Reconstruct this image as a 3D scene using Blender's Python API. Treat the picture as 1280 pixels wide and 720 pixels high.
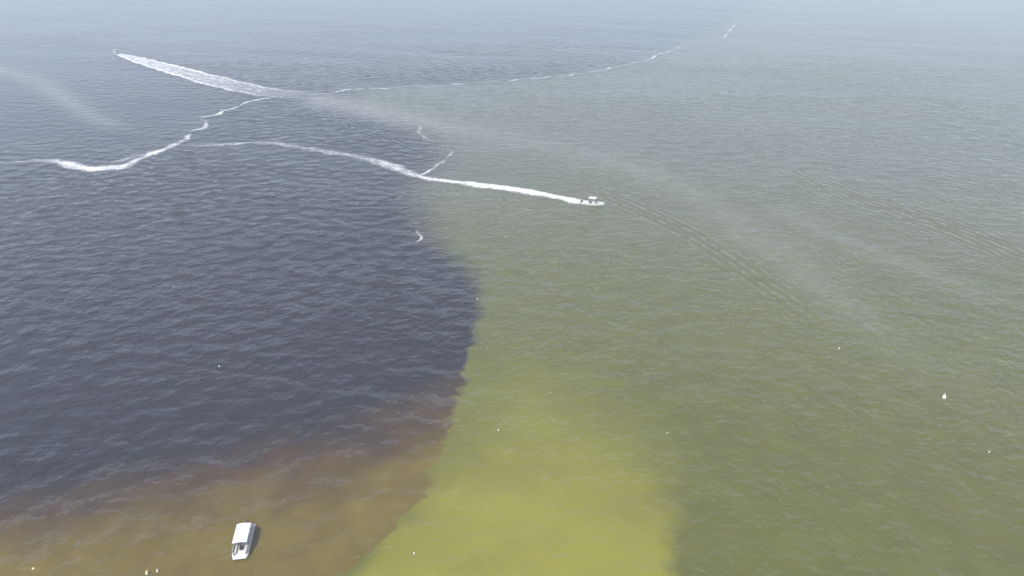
import bpy, bmesh, math, random
import numpy as np

R = math.radians
scene = bpy.context.scene
for o in list(bpy.data.objects):
    bpy.data.objects.remove(o)
C = scene.collection

# ------------------------------------------------------------------ camera
cam_d = bpy.data.cameras.new('camera')
cam_d.sensor_width = 36.0
cam_d.lens = 36.0 * 914.0 / 1280.0
cam_d.clip_start = 0.5
cam_d.clip_end = 30000.0
cam = bpy.data.objects.new('camera', cam_d)
C.objects.link(cam)
cam.location = (0.0, 0.0, 82.0)
cam.rotation_euler = (R(90.0 - 27.0), 0.0, 0.0)
scene.camera = cam

# ------------------------------------------------------------------ sky and sun
SUN_ELEV, SUN_AZ = 56.0, -146.0            # azimuth from +Y, negative is to the west
world = bpy.data.worlds.new('World')
scene.world = world
world.use_nodes = True
wn = world.node_tree
for n in list(wn.nodes):
    wn.nodes.remove(n)
w_out = wn.nodes.new('ShaderNodeOutputWorld')
w_bg = wn.nodes.new('ShaderNodeBackground')
w_sky = wn.nodes.new('ShaderNodeTexSky')
w_sky.sky_type = 'NISHITA'
w_sky.sun_disc = False
w_sky.sun_elevation = R(SUN_ELEV)
w_sky.sun_rotation = R(SUN_AZ)
w_sky.altitude = 50.0
w_sky.air_density = 1.0
w_sky.dust_density = 2.5
w_sky.ozone_density = 1.5
w_bg.inputs['Strength'].default_value = 0.15
wn.links.new(w_sky.outputs['Color'], w_bg.inputs['Color'])
wn.links.new(w_bg.outputs['Background'], w_out.inputs['Surface'])

sun_d = bpy.data.lights.new('sun', 'SUN')
sun_d.energy = 3.15
sun_d.angle = R(0.6)
sun_d.color = (1.0, 0.955, 0.89)
sun = bpy.data.objects.new('sun', sun_d)
C.objects.link(sun)
sun.rotation_euler = (R(90.0 - SUN_ELEV), 0.0, R(180.0 - SUN_AZ))

scene.view_settings.view_transform = 'Standard'
scene.view_settings.look = 'None'
scene.view_settings.exposure = 0.3
scene.view_settings.gamma = 1.0
scene.view_settings.use_curve_mapping = False
scene.render.engine = 'CYCLES'
cy = scene.cycles
cy.use_denoising = True
cy.max_bounces = 6
cy.diffuse_bounces = 2
cy.glossy_bounces = 2
cy.transparent_max_bounces = 12
cy.volume_bounces = 1
cy.sample_clamp_indirect = 3.0
cy.sample_clamp_direct = 1.6
cy.caustics_reflective = False
cy.caustics_refractive = False

rng = np.random.default_rng(7)
random.seed(7)


# ------------------------------------------------------------------ helpers
def tag(o, label=None, cat=None, group=None, kind=None):
    if label: o['label'] = label
    if cat: o['category'] = cat
    if group: o['group'] = group
    if kind: o['kind'] = kind
    return o


def mesh_obj(name, bm, mat, parent=None, smooth=False):
    me = bpy.data.meshes.new(name)
    bmesh.ops.recalc_face_normals(bm, faces=bm.faces)
    bm.to_mesh(me)
    bm.free()
    if smooth:
        me.polygons.foreach_set('use_smooth', [True] * len(me.polygons))
    me.materials.append(mat)
    o = bpy.data.objects.new(name, me)
    C.objects.link(o)
    if parent: o.parent = parent
    return o


def empty(name, loc, rz=0.0, rx=0.0, ry=0.0):
    o = bpy.data.objects.new(name, None)
    o.empty_display_size = 0.3
    C.objects.link(o)
    o.location = loc
    o.rotation_euler = (rx, ry, rz)
    return o


def copy_tree(o, parent=None):
    c = o.copy()
    C.objects.link(c)
    c.parent = parent
    for ch in list(o.children):
        copy_tree(ch, c)
    return c


def box(bm, x0, x1, y0, y1, z0, z1, bevel=0.0):
    r = bmesh.ops.create_cube(bm, size=1.0)
    vs = r['verts']
    for v in vs:
        v.co.x = x0 + (v.co.x + .5) * (x1 - x0)
        v.co.y = y0 + (v.co.y + .5) * (y1 - y0)
        v.co.z = z0 + (v.co.z + .5) * (z1 - z0)
    if bevel > 0:
        es = list({e for v in vs for e in v.link_edges})
        bmesh.ops.bevel(bm, geom=es, offset=bevel, segments=2, affect='EDGES', profile=.6)


def tube(bm, pts, r, n=8, cap=True):
    from mathutils import Vector
    pts = [Vector(p) for p in pts]
    rings = []
    for i, p in enumerate(pts):
        d = (pts[min(i + 1, len(pts) - 1)] - pts[max(i - 1, 0)]).normalized()
        up = Vector((0, 0, 1)) if abs(d.z) < .9 else Vector((1, 0, 0))
        a = d.cross(up).normalized()
        b = a.cross(d).normalized()
        rr = r[i] if isinstance(r, (list, tuple)) else r
        rings.append([bm.verts.new(p + a * rr * math.cos(2 * math.pi * k / n) + b * rr * math.sin(2 * math.pi * k / n)) for k in range(n)])
    for A, B in zip(rings, rings[1:]):
        for k in range(n):
            bm.faces.new((A[k], A[(k + 1) % n], B[(k + 1) % n], B[k]))
    if cap:
        bm.faces.new(rings[0][::-1])
        bm.faces.new(rings[-1])


def lathe(bm, prof, n=16):
    rings = [[bm.verts.new((r * math.cos(2 * math.pi * k / n), r * math.sin(2 * math.pi * k / n), z)) for k in range(n)] for r, z in prof]
    for A, B in zip(rings, rings[1:]):
        for k in range(n):
            bm.faces.new((A[k], A[(k + 1) % n], B[(k + 1) % n], B[k]))
    bm.faces.new(rings[0][::-1])
    bm.faces.new(rings[-1])


class G:
    """small wrapper for building node materials"""
    def __init__(self, name):
        self.m = bpy.data.materials.new(name)
        self.m.use_nodes = True
        self.t = self.m.node_tree
        for n in list(self.t.nodes):
            self.t.nodes.remove(n)
        self.out = self.t.nodes.new('ShaderNodeOutputMaterial')

    def n(self, kind, **kw):
        nd = self.t.nodes.new(kind)
        for k, v in kw.items():
            if k.startswith('_'):
                setattr(nd, k[1:], v)
            else:
                s = nd.inputs[int(k[1:]) if k[0] == 'i' and k[1:].isdigit() else k.replace('__', ' ')]
                if hasattr(v, 'is_output'):
                    self.t.links.new(v, s)
                else:
                    s.default_value = v
        return nd

    def math(self, op, a, b=0.0, c=0.0, clamp=False):
        nd = self.t.nodes.new('ShaderNodeMath')
        nd.operation = op
        nd.use_clamp = clamp
        for i, v in enumerate((a, b, c)):
            if hasattr(v, 'is_output'):
                self.t.links.new(v, nd.inputs[i])
            else:
                nd.inputs[i].default_value = v
        return nd.outputs[0]

    def attr(self, name):
        return self.n('ShaderNodeAttribute', _attribute_name=name).outputs['Fac']

    def ramp(self, v, a, b, c=0.0, d=1.0, smooth=True):
        nd = self.n('ShaderNodeMapRange', _interpolation_type='SMOOTHSTEP' if smooth else 'LINEAR', i0=v, i1=a, i2=b, i3=c, i4=d)
        return nd.outputs[0]

    def mix(self, fac, a, b):
        nd = self.t.nodes.new('ShaderNodeMix')
        nd.data_type = 'RGBA'
        for idx, v in ((0, fac), (6, a), (7, b)):
            if hasattr(v, 'is_output'):
                self.t.links.new(v, nd.inputs[idx])
            else:
                nd.inputs[idx].default_value = v if idx == 0 else (*v, 1.0)
        return nd.outputs[2]

    def noise(self, vec, scale, detail=3.0, rough=.5, dist=0.0):
        return self.n('ShaderNodeTexNoise', Vector=vec, Scale=scale, Detail=detail, Roughness=rough, Distortion=dist).outputs['Fac']

    def mapping(self, vec, rot=0.0, scale=(1, 1, 1), loc=(0, 0, 0)):
        a = self.n('ShaderNodeMapping', Vector=vec, Location=loc, Rotation=(0, 0, rot))
        return self.n('ShaderNodeMapping', Vector=a.outputs[0], Scale=scale).outputs[0]

    def surface(self, sh):
        self.t.links.new(sh, self.out.inputs['Surface'])
        return self.m


def paint(name, col, rough=.4, dirt=0.15, scale=3.0, metallic=0.0, bump=0.0):
    g = G(name)
    co = g.n('ShaderNodeTexCoord').outputs['Object']
    nz = g.noise(co, scale, 5.0, .6)
    f = g.ramp(nz, .35, .75)
    c = g.mix(f, col, tuple(x * (1 - dirt) * k for x, k in zip(col, (1, .985, .95))))
    b = g.n('ShaderNodeBsdfPrincipled', Roughness=rough, Metallic=metallic)
    g.t.links.new(c, b.inputs['Base Color'])
    if bump:
        bp = g.n('ShaderNodeBump', Height=g.noise(co, scale * 8, 4), Strength=bump, Distance=.02)
        g.t.links.new(bp.outputs[0], b.inputs['Normal'])
    return g.surface(b.outputs[0])


M = {
    'gelcoat': paint('white_gelcoat', (.80, .80, .78), .25),
    'deck': paint('cream_nonskid_deck', (.74, .73, .69), .7, .2, 6, bump=.3),
    'bottom': paint('dark_bottom_paint', (.045, .055, .075), .5),
    'canvas': paint('white_canvas', (.82, .82, .80), .85, .08, 2, bump=.2),
    'vinyl': paint('grey_vinyl', (.23, .24, .25), .5),
    'pale_vinyl': paint('pale_vinyl', (.62, .60, .55), .5),
    'alloy': paint('brushed_alloy', (.55, .56, .57), .35, .2, 5, metallic=.9),
    'black': paint('black_plastic', (.025, .025, .028), .35),
    'tint': paint('tinted_acrylic', (.03, .04, .05), .08),
    'buoy_white': paint('white_buoy_plastic', (.82, .82, .78), .45, .2, 5),
    'buoy_cream': paint('cream_buoy_plastic', (.78, .70, .50), .5, .25, 5),
    'buoy_dark': paint('dark_weed_line', (.05, .06, .035), .8),
}

# ------------------------------------------------------------------ the plan of the bay (metres; x east, y north)
PLUME = [(-27.6, 67.3), (-23.4, 72.6), (-18.6, 81.2), (-14.1, 90.1), (-11.8, 100.0), (-10.6, 114.1), (-9.1, 128.1), (-7.6, 144.9),
         (-7.9, 160.9), (-12.7, 174.9), (-22.7, 190.9), (-28.9, 216.4), (-33.4, 243.7), (-24.9, 277.5), (-41.6, 313.5), (-76.0, 352.0),
         (-84.5, 391.9), (-34.8, 404.1), (29.8, 428.6), (90.6, 489.5), (125.6, 549.3), (197.1, 680.5), (278.6, 851.3), (500, 1400),
         (1400, 4000), (-9000, 9000), (-9000, -3000), (-200, -900), (-60, 10)]
SHOAL = [(-23.4, 72.6), (-18.6, 81.2), (-14.1, 90.1), (-11.8, 100.0), (-10.3, 114.1), (-8.4, 126), (0.0, 131), (10.1, 128),
         (17.3, 119.4), (22.1, 109.1), (24.9, 100.0), (25.5, 90.1), (24.6, 81.5), (23.0, 72.6), (21.8, 64.8), (15, 40), (-45, 40)]
RIPPLE_A = [(20, 246), (27.0, 235.3), (42.1, 212.2), (51.2, 196.8), (58.1, 178.9), (62.6, 165.4), (67.9, 151.8), (71.8, 137.8)]
RIPPLE_B = [(91.8, 262.1), (107.7, 234.5), (118.3, 216.4), (129.6, 199.8), (137.7, 178.9), (143, 160)]
RIPPLE_C = [(-91.8, 342.4), (-74.7, 323.1), (-53.0, 298.2), (-37.3, 277.5)]
RES_A = [(-106.0, 376.5), (-63.7, 342.4), (-27.7, 313.5), (19.0, 283.0), (44.0, 259.2), (61.2, 231.3), (70.3, 190.9), (75.6, 167.7),
         (80.1, 144.9), (83.6, 129.6), (86.5, 116.7), (82.9, 100.0)]
RES_B = [(81.6, 219.9), (90.7, 196.8), (103.5, 174.9), (118.8, 148.7)]
RES_C = [(-340.7, 472.1), (-304.1, 445.6), (-271.1, 421.7), (-237.7, 386.0), (-203.9, 345.6), (-181.4, 323.1), (-165.0, 310.9), (-147.9, 303.1)]
SLICK = [(-420, 330), (-185, 272), (-150, 262), (-133, 297), (-125, 370), (-200, 450), (-330, 560), (-600, 560)]


def chaikin(p, n=3, closed=False):
    p = [np.array(q, float) for q in p]
    for _ in range(n):
        q = [] if closed else [p[0]]
        m = len(p) if closed else len(p) - 1
        for i in range(m):
            a, b = p[i], p[(i + 1) % len(p)]
            q += [a * .75 + b * .25, a * .25 + b * .75]
        if not closed: q.append(p[-1])
        p = q
    return np.array(p)


def seg_dist(X, Y, pts, closed=False):
    """unsigned distance, signed side distance and position along (0..1) of points to a polyline"""
    best = np.full(X.shape, 1e12)
    side = np.zeros(X.shape)
    along = np.zeros(X.shape)
    n = len(pts) if closed else len(pts) - 1
    L = np.zeros(n + 1)
    for i in range(n):
        L[i + 1] = L[i] + np.linalg.norm(pts[(i + 1) % len(pts)] - pts[i])
    for i in range(n):
        a, b = pts[i], pts[(i + 1) % len(pts)]
        d = b - a
        ll = d @ d + 1e-12
        t = np.clip(((X - a[0]) * d[0] + (Y - a[1]) * d[1]) / ll, 0, 1)
        dx, dy = X - a[0] - t * d[0], Y - a[1] - t * d[1]
        dd = dx * dx + dy * dy
        k = dd < best
        best = np.where(k, dd, best)
        side = np.where(k, np.sign(d[0] * dy - d[1] * dx), side)
        along = np.where(k, (L[i] + t * math.sqrt(ll)) / L[-1], along)
    D = np.sqrt(best)
    return D, D * side, along


def poly_sd(X, Y, pts):
    D, _, _ = seg_dist(X, Y, pts, True)
    ins = np.zeros(X.shape, bool)
    n = len(pts)
    for i in range(n):
        (x1, y1), (x2, y2) = pts[i], pts[(i + 1) % n]
        if y1 == y2: continue
        c = ((y1 > Y) != (y2 > Y)) & (X < (x2 - x1) * (Y - y1) / (y2 - y1) + x1)
        ins ^= c
    return np.where(ins, D, -D)


def sstep(x, a, b):
    t = np.clip((x - a) / (b - a), 0, 1)
    return t * t * (3 - 2 * t)


SLICK_C = chaikin(SLICK, 2, True)
# chop that the sheet really carries: a fan of travelling waves, 4 to 11 m long
WAVES = []
for i in range(34):
    lam = 4.0 * (11.0 / 4.0) ** rng.random()
    th = R(-8) + rng.normal(0, R(42))
    WAVES.append((2 * math.pi / lam * math.sin(th), 2 * math.pi / lam * math.cos(th), .0016 * lam ** 1.15, rng.random() * 6.283))
Z_WATER = 0.0


def chop(X, Y):
    X, Y = np.asarray(X, float), np.asarray(Y, float)
    z = np.zeros(np.broadcast(X, Y).shape)
    for kx, ky, a, ph in WAVES:
        z += a * np.sin(kx * X + ky * Y + ph)
    fade = sstep(X, -330, -270) * (1 - sstep(X, 270, 330)) * sstep(Y, 30, 60) * (1 - sstep(Y, 430, 520))
    calm = 1 - .75 * sstep(poly_sd(X, Y, SLICK_C), -12, 25)
    return z * fade * calm + Z_WATER


# ------------------------------------------------------------------ water
def axis(lo, hi, step, far_lo, far_hi, grow=1.09):
    mid = list(np.arange(lo, hi + 1e-6, step))
    a, d = [], step
    x = lo
    while x > far_lo:
        d *= grow
        x -= d
        a.append(max(x, far_lo))
    b, d = [], step
    x = hi
    while x < far_hi:
        d *= grow
        x += d
        b.append(min(x, far_hi))
    return np.array(a[::-1] + mid + b)


XS = axis(-250, 250, 1.0, -6000, 6000)
YS = axis(40, 460, 1.0, -1500, 7000)
nx, ny = len(XS), len(YS)
GX, GY = np.meshgrid(XS, YS)
GX, GY = GX.ravel(), GY.ravel()
GZ = chop(GX, GY)
me = bpy.data.meshes.new('water')
idx = np.arange(nx * ny).reshape(ny, nx)
F = np.stack([idx[:-1, :-1], idx[:-1, 1:], idx[1:, 1:], idx[1:, :-1]], -1).reshape(-1, 4)
me.vertices.add(nx * ny)
me.vertices.foreach_set('co', np.stack([GX, GY, GZ], 1).ravel())
me.loops.add(F.size)
me.loops.foreach_set('vertex_index', F.ravel().astype(np.int32))
me.polygons.add(len(F))
me.polygons.foreach_set('loop_start', np.arange(0, F.size, 4, dtype=np.int32))
me.polygons.foreach_set('loop_total', np.full(len(F), 4, dtype=np.int32))
me.update(calc_edges=True)
me.polygons.foreach_set('use_smooth', np.ones(len(F), bool))


def put(name, v):
    a = me.attributes.new(name, 'FLOAT', 'POINT')
    a.data.foreach_set('value', np.asarray(v, np.float32))


SD_PL = poly_sd(GX, GY, chaikin(PLUME, 2, True))
put('plume', np.clip(SD_PL, -300, 300))
put('shoal', np.clip(poly_sd(GX, GY, chaikin(SHOAL, 2, True)), -200, 200))
put('slick', np.maximum(sstep(poly_sd(GX, GY, SLICK_C), -12, 25), 1.1 * sstep(GY, 330, 800)))
# how far the bottom rises: brown shallows in the south-west, olive shallows in the south-east
edge = np.clip(117 + (GX + 29) * .47, 70, 128)
edge = edge + 8 * np.exp(-np.abs(SD_PL) / 8)
span = np.clip(38 + (GX + 29) * .37, 18, 40)
put('brown', 1 - np.clip((GY - edge + span) / span, 0, 1))
put('olive', 1 - sstep(GY + .22 * np.abs(GX - 10), 95, 330))
put('gust', np.exp(-(((GX + 16) / 17) ** 2 + ((GY - 116) / 24) ** 2)) * 1.5)
res = np.zeros(GX.shape)
for P, w, s in ((RES_A, 7.0, 1.1), (RES_B, 4, .7), (RES_C, 4.5, 1.8)):
    D, S, T = seg_dist(GX, GY, chaikin(P, 2))
    ww = w * (1.2 - .45 * T) * (1 + .0015 * GY)
    s = s * (.7 + 2.2 * (1 - sstep(T, 0, .38))) if P is RES_A else s
    res = np.maximum(res, s * np.exp(-(D / ww) ** 2) * sstep(T, 0, .04) * (1 - sstep(T, .8, 1.0)))
put('residue', res)
rd = np.zeros(GX.shape)
re_ = np.zeros(GX.shape)
for P, w, s in ((RIPPLE_A, 4.2, 1.0), (RIPPLE_B, 6.5, .9), (RIPPLE_C, 3.5, .8)):
    D, S, T = seg_dist(GX, GY, chaikin(P, 3))
    e = s * np.exp(-(D / w) ** 2) * sstep(T, 0, .25) * (1 - sstep(T, .7, 1.0))
    k = e > re_
    rd = np.where(k, S, rd)
    re_ = np.where(k, e, re_)
put('ripple_distance', rd)
put('ripple_strength', re_)

g = G('bay_water')
co = g.n('ShaderNodeTexCoord').outputs['Object']
warp = g.noise(co, .11, 5, .6)
warp2 = g.noise(co, .5, 3, .55)
wob = g.math('ADD', g.math('MULTIPLY', g.math('SUBTRACT', warp, .5), 9.0), g.math('MULTIPLY', g.math('SUBTRACT', warp2, .5), 1.6))
eddy = g.noise(co, .07, 4, .62, 2.2)
pl_sd = g.math('ADD', g.attr('plume'), g.math('ADD', g.math('MULTIPLY', wob, .4), g.math('MULTIPLY', g.math('SUBTRACT', eddy, .5), 9.0)))
plume_far = g.ramp(g.n('ShaderNodeSeparateXYZ', Vector=co).outputs['Y'], 125, 250)          # the front blurs as the two waters mix
half = g.math('MULTIPLY_ADD', plume_far, 13.0, 1.0)
fac_pl = g.ramp(g.math('DIVIDE', pl_sd, half), -1, 1)
sh_sd = g.math('ADD', g.attr('shoal'), wob)
fac_sh = g.ramp(g.math('DIVIDE', sh_sd, g.ramp(g.n('ShaderNodeSeparateXYZ', Vector=co).outputs['Y'], 78, 112, 2.0, 13.0)), -1.0, 1.6)
patch = g.noise(co, .022, 4, .55)
fine = g.noise(co, .16, 4, .6)
# water colours
open_c = g.mix(g.ramp(patch, .3, .7), (.104, .112, .078), (.120, .126, .084))
olive_c = g.mix(g.ramp(fine, .3, .7), (.094, .095, .013), (.115, .114, .019))
mottle = g.noise(co, .05, 4, .5, .25)
shoal_c = g.mix(g.ramp(patch, .3, .7), (.215, .205, .020), (.262, .255, .030))
shoal_c = g.mix(g.ramp(mottle, .40, .72, 0, .6), shoal_c, (.180, .160, .022))
olive_c = g.mix(g.ramp(mottle, .5, .7, 0, .6), olive_c, (.112, .104, .020))
green_c = g.mix(g.attr('olive'), open_c, olive_c)
green_c = g.mix(g.math('MULTIPLY', fac_sh, g.ramp(g.n('ShaderNodeSeparateXYZ', Vector=co).outputs['Y'], 136, 70, .34, .95)), green_c, shoal_c)
dark_c = g.mix(g.ramp(patch, .3, .7), (.011, .008, .015), (.016, .012, .019))
brown_c = g.mix(g.ramp(fine, .3, .7), (.052, .027, .013), (.074, .040, .016))
tan_c = g.mix(g.ramp(fine, .3, .7), (.120, .084, .012), (.155, .114, .018))
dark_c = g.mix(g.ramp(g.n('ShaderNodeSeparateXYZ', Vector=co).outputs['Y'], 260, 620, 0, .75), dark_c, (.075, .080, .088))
bfac = g.math('ADD', g.attr('brown'), g.math('MULTIPLY', g.math('SUBTRACT', g.noise(co, .045, 5, .6, 1.2), .5), g.ramp(g.attr('brown'), 0.0, .25, 0, .75)))
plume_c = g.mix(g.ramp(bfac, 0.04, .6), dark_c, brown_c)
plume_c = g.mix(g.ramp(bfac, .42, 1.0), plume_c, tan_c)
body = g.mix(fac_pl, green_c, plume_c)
resn = g.math('MULTIPLY', g.attr('residue'), g.ramp(g.noise(g.mapping(co, R(40), (.35, .07, 1)), 1.0, 6, .7), .3, .7, .4, 1.0))
body = g.mix(g.math('MULTIPLY', resn, .28, clamp=True), body, (.33, .34, .30))
# wind chop as fine relief on the waves of the sheet
wind = g.ramp(g.noise(g.mapping(co, R(20), (.008, .02, 1)), 1.0, 3, .5), .3, .7, .45, 1.35)
calm = g.math('MULTIPLY_ADD', g.attr('slick'), -.65, 1.0)
c1 = g.mapping(co, R(9), (.21, .27, 1))
c2 = g.mapping(co, R(-17), (.50, .60, 1))
c3 = g.mapping(co, R(24), (1.15, 1.4, 1))
h1 = g.math('MULTIPLY', g.noise(c1, 1.0, 0.5, .5), .72)
h2 = g.math('MULTIPLY', g.noise(c2, 1.0, 1, .5), .78)
h3 = g.math('MULTIPLY', g.noise(c3, 1.0, 1, .5), .2)
gust = g.math('ADD', g.ramp(g.noise(co, .013, 3, .5, .6), .42, .68), g.attr('gust'))
h0 = g.math('MULTIPLY', g.math('MULTIPLY', g.noise(g.mapping(co, R(30), (.10, .27, 1)), 1.0, 1, .5, .4), .70), gust)
hx = g.math('MULTIPLY', g.noise(g.mapping(co, R(-38), (.09, .20, 1)), 1.0, 1, .5, .3), .25)
h1 = g.math('MULTIPLY', h1, g.math('MULTIPLY_ADD', fac_pl, 1.0, .9))
h2 = g.math('MULTIPLY', h2, g.math('MULTIPLY_ADD', fac_pl, -.35, 1.0))
h3 = g.math('MULTIPLY', h3, g.math('MULTIPLY_ADD', fac_pl, -.3, 1.0))
hh = g.math('ADD', g.math('ADD', g.math('ADD', h1, h2), h3), g.math('MULTIPLY', g.math('ADD', h0, hx), g.math('MULTIPLY_ADD', fac_pl, .75, .35)))
hh = g.math('MULTIPLY', hh, g.math('MULTIPLY', wind, calm))
rip = g.math('MULTIPLY', g.math('SINE', g.math('MULTIPLY', g.attr('ripple_distance'), 2.3)), g.math('MULTIPLY', g.attr('ripple_strength'), .34))
hh = g.math('ADD', hh, rip)
bump = g.n('ShaderNodeBump', Height=hh, Strength=1.0, Distance=1.0).outputs[0]
geo = g.n('ShaderNodeNewGeometry').outputs['Normal']
def soften(k):
    v = g.t.nodes.new('ShaderNodeMix'); v.data_type = 'VECTOR'; v.inputs[0].default_value = k
    g.t.links.new(geo, v.inputs[4]); g.t.links.new(bump, v.inputs[5])
    nn_ = g.n('ShaderNodeVectorMath', _operation='NORMALIZE', i0=v.outputs[1])
    return nn_.outputs[0]
soft = soften(.08)
diff = g.n('ShaderNodeBsdfDiffuse', Color=body, Normal=soft)
glo = g.n('ShaderNodeBsdfGlossy', Color=(1, 1, 1, 1), Roughness=.10, Normal=bump)
fr_wave = g.n('ShaderNodeFresnel', IOR=1.333, Normal=bump).outputs[0]
fr_flat = g.n('ShaderNodeFresnel', IOR=1.333, Normal=geo).outputs[0]
# the far sides of the ripples are masked by the ripples before them
fr = g.math('MINIMUM', fr_wave, g.math('MULTIPLY_ADD', fr_flat, 3.0, .03))
mx = g.n('ShaderNodeMixShader', Fac=fr, i1=diff.outputs[0], i2=glo.outputs[0])
me.materials.append(g.surface(mx.outputs[0]))
water = bpy.data.objects.new('water', me)
C.objects.link(water)
tag(water, 'rippled bay water, dark brown plume meeting pale green shallows', 'water', kind='structure')

# ------------------------------------------------------------------ foam
g = G('white_foam')
co = g.n('ShaderNodeTexCoord').outputs['Object']
den = g.attr('foam_amount')
nz = g.noise(co, .45, 9, .78, 1.2)
nz2 = g.noise(co, .22, 3, .5)
nn = g.math('ADD', g.math('MULTIPLY', nz, .8), g.math('MULTIPLY', nz2, .2))
al = g.math('MULTIPLY', g.math('SUBTRACT', g.math('ADD', g.math('MULTIPLY', g.math('SUBTRACT', nn, .5), 3.2), den), .5), 1.6, clamp=True)
al = g.math('MULTIPLY', al, g.ramp(den, .02, .4))
al = g.math('MAXIMUM', al, g.ramp(den, .0, 1.0, 0, .30))     # milky water between the bubbles
fo = g.n('ShaderNodeBsdfDiffuse', Color=(.86, .87, .87, 1))
bp = g.n('ShaderNodeBump', Height=g.noise(co, 1.6, 5, .6), Strength=.6, Distance=.25)
g.t.links.new(bp.outputs[0], fo.inputs['Normal'])
tr = g.n('ShaderNodeBsdfTransparent')
mx = g.n('ShaderNodeMixShader', Fac=al, i1=tr.outputs[0], i2=fo.outputs[0])
FOAM = g.surface(mx.outputs[0])


def spline(pts, step=.6):
    p = chaikin(pts, 3)
    d = np.r_[0, np.cumsum(np.linalg.norm(np.diff(p, axis=0), axis=1))]
    s = np.arange(0, d[-1], step)
    return np.stack([np.interp(s, d, p[:, 0]), np.interp(s, d, p[:, 1])], 1), s / d[-1], d[-1]


def wob1(n, scale, amp):
    k = max(2, int(n / scale) + 2)
    v = rng.normal(0, 1, k)
    x = np.linspace(0, k - 1.001, n)
    i = x.astype(int)
    f = (x - i) ** 2 * (3 - 2 * (x - i))
    return amp * (v[i] * (1 - f) + v[i + 1] * f)


def ribbon(name, pts, width, dens, label, cat, profile=None, lift=.07, pile=0.0, meander=.5, across=9, step=.6, gaps=0.0, group=None, ragged=.22):
    """a strip of foam lying on the waves; width and dens are (t, value) stops along its length"""
    p, t, L = spline(pts, step)
    n = len(p)
    tan = np.gradient(p, axis=0)
    tan /= np.linalg.norm(tan, axis=1)[:, None]
    nor = np.stack([-tan[:, 1], tan[:, 0]], 1)
    w = np.interp(t, *zip(*width)) * (1 + np.clip(wob1(n, 5 / step, ragged), -.5, .6))
    c = p + nor * (wob1(n, 6 / step, meander) + wob1(n, 2.2 / step, meander * .35))[:, None]
    dn = np.interp(t, *zip(*dens)) + wob1(n, 4 / step, gaps)
    u = np.linspace(-1, 1, across)
    w = w * 1.25
    P = c[:, None, :] + nor[:, None, :] * (u[None, :, None] * w[:, None, None] * .5)
    prof = np.array([profile(x) for x in u]) if profile else np.clip(1.12 * (1 - np.abs(u) ** 1.7), 0, 1)
    D = np.clip(dn, 0, 1.2)[:, None] * prof[None, :]
    tap = np.minimum(1, np.minimum(np.arange(n), np.arange(n)[::-1]) / 4)
    D = D * tap[:, None]
    Z = chop(P[..., 0], P[..., 1]) + lift + pile * np.clip(D, 0, 1) * (.6 + .4 * rng.random(D.shape))
    m2 = bpy.data.meshes.new(name)
    ii = np.arange(n * across).reshape(n, across)
    ff = np.stack([ii[:-1, :-1], ii[1:, :-1], ii[1:, 1:], ii[:-1, 1:]], -1).reshape(-1, 4)
    m2.from_pydata(np.concatenate([P.reshape(-1, 2), Z.reshape(-1, 1)], 1).tolist(), [], ff.tolist())
    m2.polygons.foreach_set('use_smooth', np.ones(len(ff), bool))
    a = m2.attributes.new('foam_amount', 'FLOAT', 'POINT')
    a.data.foreach_set('value', D.ravel().astype(np.float32))
    m2.materials.append(FOAM)
    o = bpy.data.objects.new(name, m2)
    C.objects.link(o)
    return tag(o, label, cat, group)


WAKE = [(25.5, 219.3), (23.4, 220.4), (20.6, 222.1), (13.1, 226.6), (2.7, 232.1), (-10.9, 237.8), (-22.1, 242.0), (-32.2, 245.4), (-38.9, 253.5), (-47.4, 262.1),
        (-57.8, 270.1), (-69.8, 276.4), (-82.0, 281.9), (-95.4, 289.8), (-105.1, 289.8), (-115.2, 286.4), (-131, 286)]
ribbon('boat_wake', WAKE, [(0, 2.0), (.04, 4.4), (.18, 5.6), (.33, 3.6), (.42, 6.2), (.6, 7.0), (.75, 5.0), (1, 3)],
       [(0, 1.2), (.15, 1.2), (.33, .98), (.40, .82), (.55, .68), (.68, .64), (.76, .55), (.85, .62), (.95, .6), (1, .4)],
       'long bright white wake curving away behind the white motorboat', 'wake', pile=.4, gaps=.05, meander=.25)
FAR = [(-262.0, 503.5), (-236.8, 480.6), (-211.0, 455.9), (-188.5, 435.7), (-163.9, 412.7), (-145.7, 397.9), (-129.3, 386.0), (-113.1, 380.2), (-92, 374)]
ribbon('boat_wake', FAR, [(0, 3), (.12, 9), (.3, 13), (.6, 15), (.8, 15), (1, 13)], [(0, 1.2), (.35, 1.05), (.6, .9), (.8, .72), (1, .35)],
       'broad straight wake with two white edges crossing the upper bay', 'wake',
       profile=lambda u: (1.0 if abs(u) < .9 else .5) * (.80 + .40 * math.exp(-((abs(u) - .82) / .13) ** 2)) if abs(u) < .999 else 0, across=23, pile=.1, meander=.3, ragged=.08)
ribbon('foam_line', [(-225, 256), (-205, 259), (-190, 263), (-178.0, 265.0), (-174.6, 267.0), (-166.9, 264.0), (-157.9, 258.2), (-151.1, 256.3), (-144.3, 257.2), (-140.6, 265.0), (-139.1, 275.3),
                     (-137.2, 281.9), (-135.3, 288.6), (-133.6, 295.7), (-134.5, 301), (-136.5, 305.5)],
       [(0, 3.0), (.3, 3.5), (.42, 5.0), (.5, 7.0), (.6, 7.0), (.7, 5.5), (.85, 3.6), (1, 2.6)], [(0, .1), (.25, .38), (.33, .6), (.42, .75), (.48, 1.0), (.6, 1.0), (.68, .8), (.8, .85), (.92, .75), (1, .5)],
       'thick white foam streak bending along the plume front below the broad wake', 'foam', gaps=.1)
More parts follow.
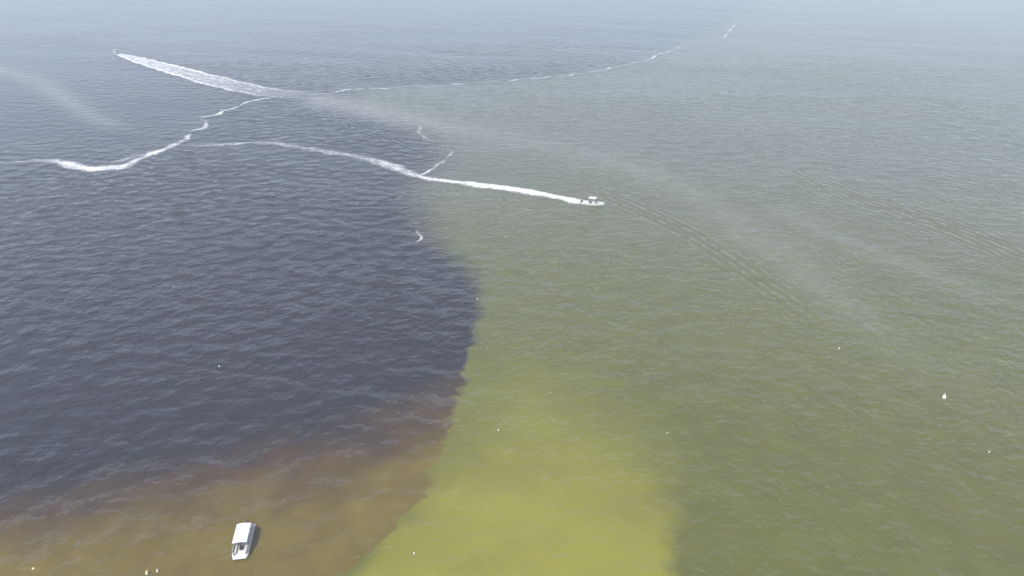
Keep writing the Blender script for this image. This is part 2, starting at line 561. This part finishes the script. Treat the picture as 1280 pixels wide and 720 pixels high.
ribbon('foam_line', [(-150, 262), (-146.5, 266), (-143.5, 271), (-140.5, 277)], [(0, 2), (.5, 4), (1, 1.5)], [(0, .5), (.5, .7), (1, .4)],
       'thin loose foam veil beside the bend of the thick foam streak', 'foam', gaps=.1)
ribbon('foam_line', [(-138, 304.5), (-136.5, 308.3), (-134.1, 311.5), (-133.3, 316), (-135, 322), (-138.5, 327), (-141, 331.5)], [(0, 1.8), (.4, 2.6), (1, 2.0)], [(0, .5), (.25, .95), (.5, .85), (.7, .55), (1, .6)],
       'short white foam dash between the thick streak and the slanting line', 'foam')
ribbon('foam_line', [(-143, 330.5), (-140.9, 331.8), (-138.2, 333.3), (-136.2, 340.9), (-133.3, 348.8), (-130.0, 362.2), (-126.2, 369.2), (-120.3, 373.0)],
       [(0, 3.2), (.2, 2.2), (1, 1.7)], [(0, .85), (.5, .95), (1, .9)],
       'slanting white foam line running up to the broad wake', 'foam', gaps=.12)
ribbon('foam_line', [(-104, 380), (-98.3, 380.3), (-91.7, 386.0), (-85.4, 391.9), (-60.0, 397.9), (-34.8, 404.1), (-12.4, 412.7), (9.0, 419.4), (29.8, 428.6), (47.0, 440.6),
                     (63.1, 455.9), (80.6, 474.9), (93.7, 492.5), (109.1, 517.8), (125.6, 549.3)],
       [(0, 1.9), (1, 2.0)], [(0, .8), (.2, .60), (.4, .62), (.6, .66), (.8, .70), (1, .66)],
       'long broken foam line along the far edge of the dark plume', 'foam', gaps=.2, meander=.9)
ribbon('foam_line', [(155, 566), (159.7, 576.4), (174.8, 615.2), (200.1, 686.1)], [(0, 2.5), (1, 3.5)], [(0, .55), (.4, .5), (1, .3)],
       'faint farthest foam strand fading into the haze', 'foam', gaps=.2)
ribbon('foam_line', [(-33.5, 247.0), (-31.3, 249.9), (-28.5, 253.5), (-26.1, 263.0), (-23.9, 272.2), (-23.1, 278.6), (-26.9, 286.4)],
       [(0, 1.6), (.5, 1.9), (1, 1.3)], [(0, .75), (.4, .8), (.7, .75), (1, .3)],
       'hooked foam strand rising from the motorboat wake', 'foam', gaps=.2)
ribbon('foam_line', [(-30.6, 288.6), (-36.7, 300.6), (-40.1, 307.0), (-38.8, 318.2)], [(0, 1.5), (1, 1.8)], [(0, .4), (.6, .62), (1, .5)],
       'wispy foam strand above the hooked one at the plume edge', 'foam', gaps=.16)
ribbon('foam_line', [(-31.0, 207), (-30.3, 204.9), (-28.1, 198.6), (-26.1, 192.6), (-26.7, 188.6), (-28, 187.5)], [(0, 1.0), (.6, 1.3), (1, 1.2)],
       [(0, .5), (.4, .35), (.65, .75), (1, .6)], 'small foam curl on the dark water below the motorboat wake', 'foam', gaps=.12)
ribbon('foam_line', [(-36.2, 233), (-36.9, 229.0), (-37.9, 222)], [(0, .9), (1, .9)], [(0, .3), (.5, .5), (1, .3)],
       'faint short foam wisp just under the bend of the motorboat wake', 'foam')
ribbon('foam_line', [(-101, 297), (-98.7, 295.7), (-93.8, 292.2), (-91, 291)], [(0, 1.0), (1, 1.2)], [(0, .4), (.5, .75), (1, .5)],
       'small foam dash on the outer side of the curving wake', 'foam')


# ------------------------------------------------------------------ boats
def hull_section(L, B, x):
    """half beam, chine half beam, sheer height, chine height, keel height at station x (0 stern .. 1 bow)"""
    b = B * .5 * (1 - max(0, (x - .45) / .55) ** 2.4) * (.93 + .07 * min(1, x / .3))
    b = max(b, .03)
    cb = b * (.86 - .25 * max(0, x - .5))
    sheer = .78 + .42 * x ** 2
    chine = -.02 + .50 * max(0, x - .35) ** 1.7
    keel = -.32 + .95 * max(0, (x - .55) / .45) ** 2.6
    return b, cb, sheer, min(chine, sheer - .1), min(keel, sheer - .12)


def make_outboard(parent, x, y, z, s=1.0):
    bm = bmesh.new()
    prof = [(.02, 0), (.17, .02), (.22, .14), (.22, .34), (.17, .48), (.05, .54)]
    lathe(bm, prof, 12)
    for v in bm.verts:
        v.co.x = v.co.x * 1.35 * s + x
        v.co.y = v.co.y * .95 * s + y
        v.co.z = v.co.z * s + z
    e = mesh_obj('outboard_engine', bm, M['black'], parent, True)
    bm = bmesh.new()
    box(bm, x - .12 * s, x + .12 * s, y - .07 * s, y + .07 * s, z - .85 * s, z - .005, .02)
    mesh_obj('leg', bm, M['black'], e)
    return e


def make_motorboat(name, loc, rz, trim):
    L, B = 7.4, 2.55
    t = empty(name, loc, rz, 0, -trim)
    N = 18
    st = [hull_section(L, B, i / N) for i in range(N + 1)]
    xs = [L * i / N - L * .5 for i in range(N + 1)]
    bm = bmesh.new()
    rows = []
    for x, (b, cb, sh, ch, kl) in zip(xs, st):
        half = [(b, sh), (b * 1.0 + .02, sh - .12), (b * .97, (sh + ch) / 2), (cb, ch), (cb * .5, (ch + kl) / 2 - .03)]
        ring = [bm.verts.new((x, y, z)) for y, z in half] + [bm.verts.new((x, 0, kl))] + [bm.verts.new((x, -y, z)) for y, z in half[::-1]]
        rows.append(ring)
    for A, Bq in zip(rows, rows[1:]):
        for k in range(len(A) - 1):
            bm.faces.new((A[k], Bq[k], Bq[k + 1], A[k + 1]))
    bm.faces.new(rows[0])
    mesh_obj('hull', bm, M['gelcoat'], t, True)
    # gunwale cap
    bm = bmesh.new()
    prev = None
    for x, (b, cb, sh, ch, kl) in zip(xs, st):
        inn = max(b - .26, 0.0)
        q = [bm.verts.new((x, b + .03, sh + .012)), bm.verts.new((x, inn, sh + .03)), bm.verts.new((x, inn, sh - .30)),
             bm.verts.new((x, -b - .03, sh + .012)), bm.verts.new((x, -inn, sh + .03)), bm.verts.new((x, -inn, sh - .30))]
        if prev:
            for a, b2 in ((0, 1), (1, 2), (3, 4), (4, 5)):
                bm.faces.new((prev[a], q[a], q[b2], prev[b2]))
        prev = q
    mesh_obj('gunwale', bm, M['gelcoat'], t)
    # cockpit floor
    bm = bmesh.new()
    prev = None
    for i, (x, (b, cb, sh, ch, kl)) in enumerate(zip(xs, st)):
        if i > N - 1: break
        inn = max(b - .24, .02)
        z = sh - .42 if i < 13 else sh - .24
        q = [bm.verts.new((x, inn, z)), bm.verts.new((x, -inn, z))]
        if prev: bm.faces.new((prev[0], q[0], q[1], prev[1]))
        prev = q
    mesh_obj('deck', bm, M['deck'], t)
    bm = bmesh.new(); box(bm, -.35, .65, -.45, .45, .42, 1.35, .08); cs = mesh_obj('console', bm, M['gelcoat'], t)
    bm = bmesh.new(); box(bm, .50, .56, -.44, .44, 1.36, 1.82, .01); mesh_obj('windscreen', bm, M['tint'], cs)
    bm = bmesh.new(); box(bm, .68, 1.30, -.36, .36, .45, .92, .07); mesh_obj('seat', bm, M['vinyl'], t)
    bm = bmesh.new(); box(bm, -1.35, -.80, -.50, .50, .42, 1.12, .07); mesh_obj('seat', bm, M['vinyl'], t)
    bm = bmesh.new(); box(bm, -1.50, -1.36, -.50, .50, 1.0, 1.55, .05); mesh_obj('backrest', bm, M['vinyl'], t)
    # hard top, slightly crowned
    bm = bmesh.new()
    gx, gy = 8, 6
    def top(u, v, z): return bm.verts.new((-1.45 + 2.5 * u, (-1.0 + 2.0 * v) * (1 - .10 * abs(2 * u - 1) ** 3), z + .07 * (1 - (2 * v - 1) ** 2)))
    up = [[top(i / gx, j / gy, 2.50) for j in range(gy + 1)] for i in range(gx + 1)]
    lo = [[top(i / gx, j / gy, 2.42) for j in range(gy + 1)] for i in range(gx + 1)]
    for i in range(gx):
        for j in range(gy):
            bm.faces.new((up[i][j], up[i + 1][j], up[i + 1][j + 1], up[i][j + 1]))
            bm.faces.new((lo[i][j], lo[i][j + 1], lo[i + 1][j + 1], lo[i + 1][j]))
    for i in range(gx):
        bm.faces.new((up[i][0], lo[i][0], lo[i + 1][0], up[i + 1][0]))
        bm.faces.new((up[i][gy], up[i + 1][gy], lo[i + 1][gy], lo[i][gy]))
    for j in range(gy):
        bm.faces.new((up[0][j], up[0][j + 1], lo[0][j + 1], lo[0][j]))
        bm.faces.new((up[gx][j], lo[gx][j], lo[gx][j + 1], up[gx][j + 1]))
    mesh_obj('hard_top', bm, M['gelcoat'], t)
    for sx in (-1.2, .62):
        for sy in (-.62, .62):
            bm = bmesh.new(); tube(bm, [(sx, sy * .8, .40), (sx, sy * .85, 1.4), (sx + .1, sy, 2.43)], .035, 8); mesh_obj('post', bm, M['alloy'], t, True)
    # bow rail
    bm = bmesh.new()
    for s in (-1, 1):
        pts = []
        for i in range(11, N):
            b, cb, sh, ch, kl = st[i]
            pts.append((xs[i], s * max(b - .1, .02), sh + .30))
        tube(bm, pts, .02, 6)
        for i in (11, 13, 15, 17):
            b, cb, sh, ch, kl = st[i]
            tube(bm, [(xs[i], s * max(b - .1, .02), sh + .02), (xs[i], s * max(b - .1, .02), sh + .30)], .016, 6)
    mesh_obj('bow_rail', bm, M['alloy'], t, True)
    for y in (-.38, .38):
        make_outboard(t, -L * .5 - .30, y, .62, 1.1)
    return t


mb = make_motorboat('motorboat', (25.9, 218.9, -.02), math.atan2(-.44, .90), R(3.0))
tag(mb, 'white motorboat with hard top speeding at the head of the curving wake', 'boat', 'motorboats under way')
mb2 = copy_tree(mb)
mb2.location = (-264.5, 506.2, -.02)
mb2.rotation_euler = (0, -R(3), math.atan2(25, -27))
tag(mb2, 'distant white motorboat at the head of the broad straight wake', 'boat')


def make_pontoon(loc, rz):
    """x is forward"""
    L, B = 7.3, 2.6
    t = empty('pontoon_boat', loc, rz)
    for y in (-.92, .92):
        bm = bmesh.new()
        tube(bm, [(-L / 2 + .1, y, .08), (-L / 2 + .3, y, .08), (L / 2 - 1.0, y, .08), (L / 2 - .5, y, .14), (L / 2 - .15, y, .28), (L / 2 - .02, y, .40)], [.22, .32, .32, .29, .17, .03], 14)
        mesh_obj('pontoon', bm, M['alloy'], t, True)
    # deck with cut front corners
    def outline(inset, z0, z1, mat, name, par, x_back=-L / 2, x_front=L / 2, ch=.55):
        bm = bmesh.new()
        b = B / 2 - inset
        q = [(x_back, -b), (x_front - ch * 1.7, -b), (x_front, -b + ch * .62), (x_front, b - ch * .62), (x_front - ch * 1.7, b), (x_back, b)]
        lo = [bm.verts.new((x, y, z0)) for x, y in q]
        hi = [bm.verts.new((x, y, z1)) for x, y in q]
        bm.faces.new(lo[::-1]); bm.faces.new(hi)
        for i in range(len(q)):
            bm.faces.new((lo[i], lo[(i + 1) % len(q)], hi[(i + 1) % len(q)], hi[i]))
        bmesh.ops.bevel(bm, geom=bm.edges[:], offset=.02, segments=1, affect='EDGES')
        return mesh_obj(name, bm, mat, par)
    dk = outline(0, .42, .56, M['gelcoat'], 'deck', t)
    outline(.10, .563, .585, M['deck'], 'floor', dk, -L / 2 + .1, L / 2 - .12)
    # fence panels along the rim
    b = B / 2 - .05
    q = [(-L / 2 + .55, -b), (-1.2, -b), (.6, -b), (L / 2 - 1.15, -b), (L / 2 - .55, -b + .33)]
    for s in (-1, 1):
        for (x0, y0), (x1, y1) in zip(q, q[1:]):
            bm = bmesh.new()
            dx, dy = x1 - x0, y1 - y0
            l = math.hypot(dx, dy); ux, uy = dx / l, dy / l
            pts = [(x0 + ux * .04, y0 + uy * .04), (x1 - ux * .04, y1 - uy * .04)]
            vs = []
            for off in (0, .045):
                for (px, py) in pts:
                    for z in (.60, 1.12):
                        vs.append(bm.verts.new((px - uy * off, s * (py + ux * off), z)))
            for f in ((0, 1, 3, 2), (4, 6, 7, 5), (0, 2, 6, 4), (1, 5, 7, 3), (0, 4, 5, 1), (2, 3, 7, 6)):
                bm.faces.new([vs[i] for i in f])
            p = mesh_obj('side_panel', bm, M['gelcoat'], t)
            bm = bmesh.new()
            tube(bm, [(x0, s * (y0 + .02), .59), (x0, s * (y0 + .02), 1.17), (x1, s * (y1 + .02), 1.17)], .022, 6)
            mesh_obj('rail', bm, M['alloy'], p, True)
    # seats
    for s in (-1, 1):
        bm = bmesh.new(); box(bm, 1.1, 2.75, *sorted((s * .62, s * 1.16)), .59, .98, .06); st = mesh_obj('seat', bm, M['pale_vinyl'], t)
        bm = bmesh.new(); box(bm, 1.1, 2.75, *sorted((s * 1.02, s * 1.17)), .985, 1.30, .04); mesh_obj('backrest', bm, M['vinyl'], st)
    bm = bmesh.new(); box(bm, -3.0, -2.4, -.95, .95, .59, 1.0, .06); st = mesh_obj('seat', bm, M['pale_vinyl'], t)
    bm = bmesh.new(); box(bm, -3.15, -2.99, -.95, .95, .9, 1.4, .05); mesh_obj('backrest', bm, M['vinyl'], st)
    bm = bmesh.new(); box(bm, .35, .95, -.85, -.20, .59, 1.45, .06); cs = mesh_obj('console', bm, M['vinyl'], t)
    bm = bmesh.new(); tube(bm, [(.28 + 0.0, -.525 + .17 * math.cos(a), 1.42 + .17 * math.sin(a)) for a in np.linspace(0, 6.2, 16)], .018, 6); mesh_obj('steering_wheel', bm, M['black'], cs, True)
    bm = bmesh.new(); box(bm, -.55, -.05, -.80, -.25, .59, 1.05, .06); st = mesh_obj('seat', bm, M['vinyl'], t)
    bm = bmesh.new(); box(bm, -.68, -.53, -.80, -.25, 1.0, 1.55, .05); mesh_obj('backrest', bm, M['vinyl'], st)
    bm = bmesh.new(); box(bm, 1.35, 1.95, -.25, .30, .59, 1.0, .05); mesh_obj('table', bm, M['black'], t)
    # canopy
    bm = bmesh.new()
    gx, gy = 10, 8
    x0, x1, w = -2.2, 2.0, 1.12
    def cp(u, v, dz): return bm.verts.new((x0 + (x1 - x0) * u, -w + 2 * w * v, 2.35 + .14 * (1 - (2 * v - 1) ** 2) - .03 * math.sin(u * math.pi * 3) ** 2 - .08 * abs(2 * u - 1) ** 4 + dz))
    up = [[cp(i / gx, j / gy, 0) for j in range(gy + 1)] for i in range(gx + 1)]
    lo = [[cp(i / gx, j / gy, -.05) for j in range(gy + 1)] for i in range(gx + 1)]
    for i in range(gx):
        for j in range(gy):
            bm.faces.new((up[i][j], up[i + 1][j], up[i + 1][j + 1], up[i][j + 1]))
            bm.faces.new((lo[i][j], lo[i][j + 1], lo[i + 1][j + 1], lo[i + 1][j]))
    for i in range(gx):
        bm.faces.new((up[i][0], lo[i][0], lo[i + 1][0], up[i + 1][0]))
        bm.faces.new((up[i][gy], up[i + 1][gy], lo[i + 1][gy], lo[i][gy]))
    for j in range(gy):
        bm.faces.new((up[0][j], up[0][j + 1], lo[0][j + 1], lo[0][j]))
        bm.faces.new((up[gx][j], lo[gx][j], lo[gx][j + 1], up[gx][j + 1]))
    mesh_obj('canopy', bm, M['canvas'], t)
    for s in (-1, 1):
        for xt in (-2.0, 0.0, 1.9):
            bm = bmesh.new(); tube(bm, [((xt) * .15, s * 1.23, 1.15), (xt, s * 1.19, 2.31)], .022, 6); mesh_obj('canopy_pole', bm, M['alloy'], t, True)
    make_outboard(t, -L / 2 - .22, 0, .62, 1.0)
    return t


pb = make_pontoon((-39.25, 78.4, 0.02), R(-82.0))
pb.scale = (.9, .9, .9)
tag(pb, 'white pontoon boat with flat white canopy resting on the brown shallows', 'boat')


# ------------------------------------------------------------------ buoys and floats
def make_buoy(name, loc, r, h, mat, label, tilt=(0, 0), group=None):
    t = empty(name, (loc[0], loc[1], float(chop(loc[0], loc[1]))), 0, tilt[0], tilt[1])
    bm = bmesh.new()
    lathe(bm, [(r * .35, -h * .45), (r * .8, -h * .3), (r, -h * .05), (r, h * .30), (r * .86, h * .55), (r * .55, h * .74), (r * .22, h * .82)], 16)
    mesh_obj('body', bm, mat, t, True)
    bm = bmesh.new()
    lathe(bm, [(r * 1.012, -h * .05), (r * 1.02, 0), (r * 1.02, h * .06), (r * 1.012, h * .10)], 16)
    mesh_obj('waterline_band', bm, M['buoy_dark'], t, True)
    bm = bmesh.new()
    tube(bm, [(0, 0, h * .80), (0, 0, h * 1.0)], r * .16, 8)
    tube(bm, [(r * .28 * math.cos(a), 0, h * 1.05 + r * .28 * math.sin(a)) for a in np.linspace(0, 6.1, 12)], r * .08, 6)
    mesh_obj('lifting_ring', bm, mat, t, True)
    return tag(t, label, 'buoy', group)


make_buoy('mooring_buoy', (82.3, 114.6), .35, 1.1, M['buoy_white'], 'large white mooring buoy alone on the green water at the right', (R(4), R(-5)))
make_buoy('marker_buoy', (-51.0, 72.9), .22, .75, M['buoy_cream'], 'cream marker buoy nearest the bottom edge, taller of the pair by the pontoon boat', (R(-5), R(4)))
make_buoy('marker_buoy', (-49.75, 73.4), .19, .55, M['buoy_cream'], 'small cream marker buoy, shorter of the pair by the pontoon boat', (R(3), R(6)))
FL = 'small trap floats'
for (x, y), r, lb in (((-2.4, 104.9), .15, 'tiny white float on the bright green shoal near the plume edge'),
                      ((-14.1, 76.6), .14, 'tiny white float on the yellow shoal at the bottom of the view'),
                      ((69.5, 132.5), .17, 'tiny white float above the mooring buoy on open green water'),
                      ((-59.6, 125.4), .15, 'tiny pale float alone on the dark plume water'),
                      ((81.7, 98.8), .13, 'tiny white float below the mooring buoy near the frame edge'),
                      ((27.6, 104.0), .11, 'tiny pale float at the outer rim of the yellow shoal'),
                      ((-8.3, 155.0), .16, 'tiny pale float right on the dark plume tip')):
    make_buoy('trap_float', (x, y), r, r * 2.2, M['buoy_white'], lb, (R(random.uniform(-9, 9)), R(random.uniform(-9, 9))), FL)

# ------------------------------------------------------------------ haze over the bay
bm = bmesh.new()
box(bm, -6100, 6100, -1600, 7100, -1.5, 90.0)
g = G('bay_haze')
pv = g.n('ShaderNodeVolumePrincipled', Density=.00085, Anisotropy=0.0)
pv.inputs['Density Attribute'].default_value = ''
pv.inputs['Color'].default_value = (.84, .92, 1.0, 1)
g.t.links.new(pv.outputs[0], g.out.inputs['Volume'])
hz = mesh_obj('haze', bm, g.m)
tag(hz, 'thin pale haze hanging over the whole bay', 'haze', kind='stuff')
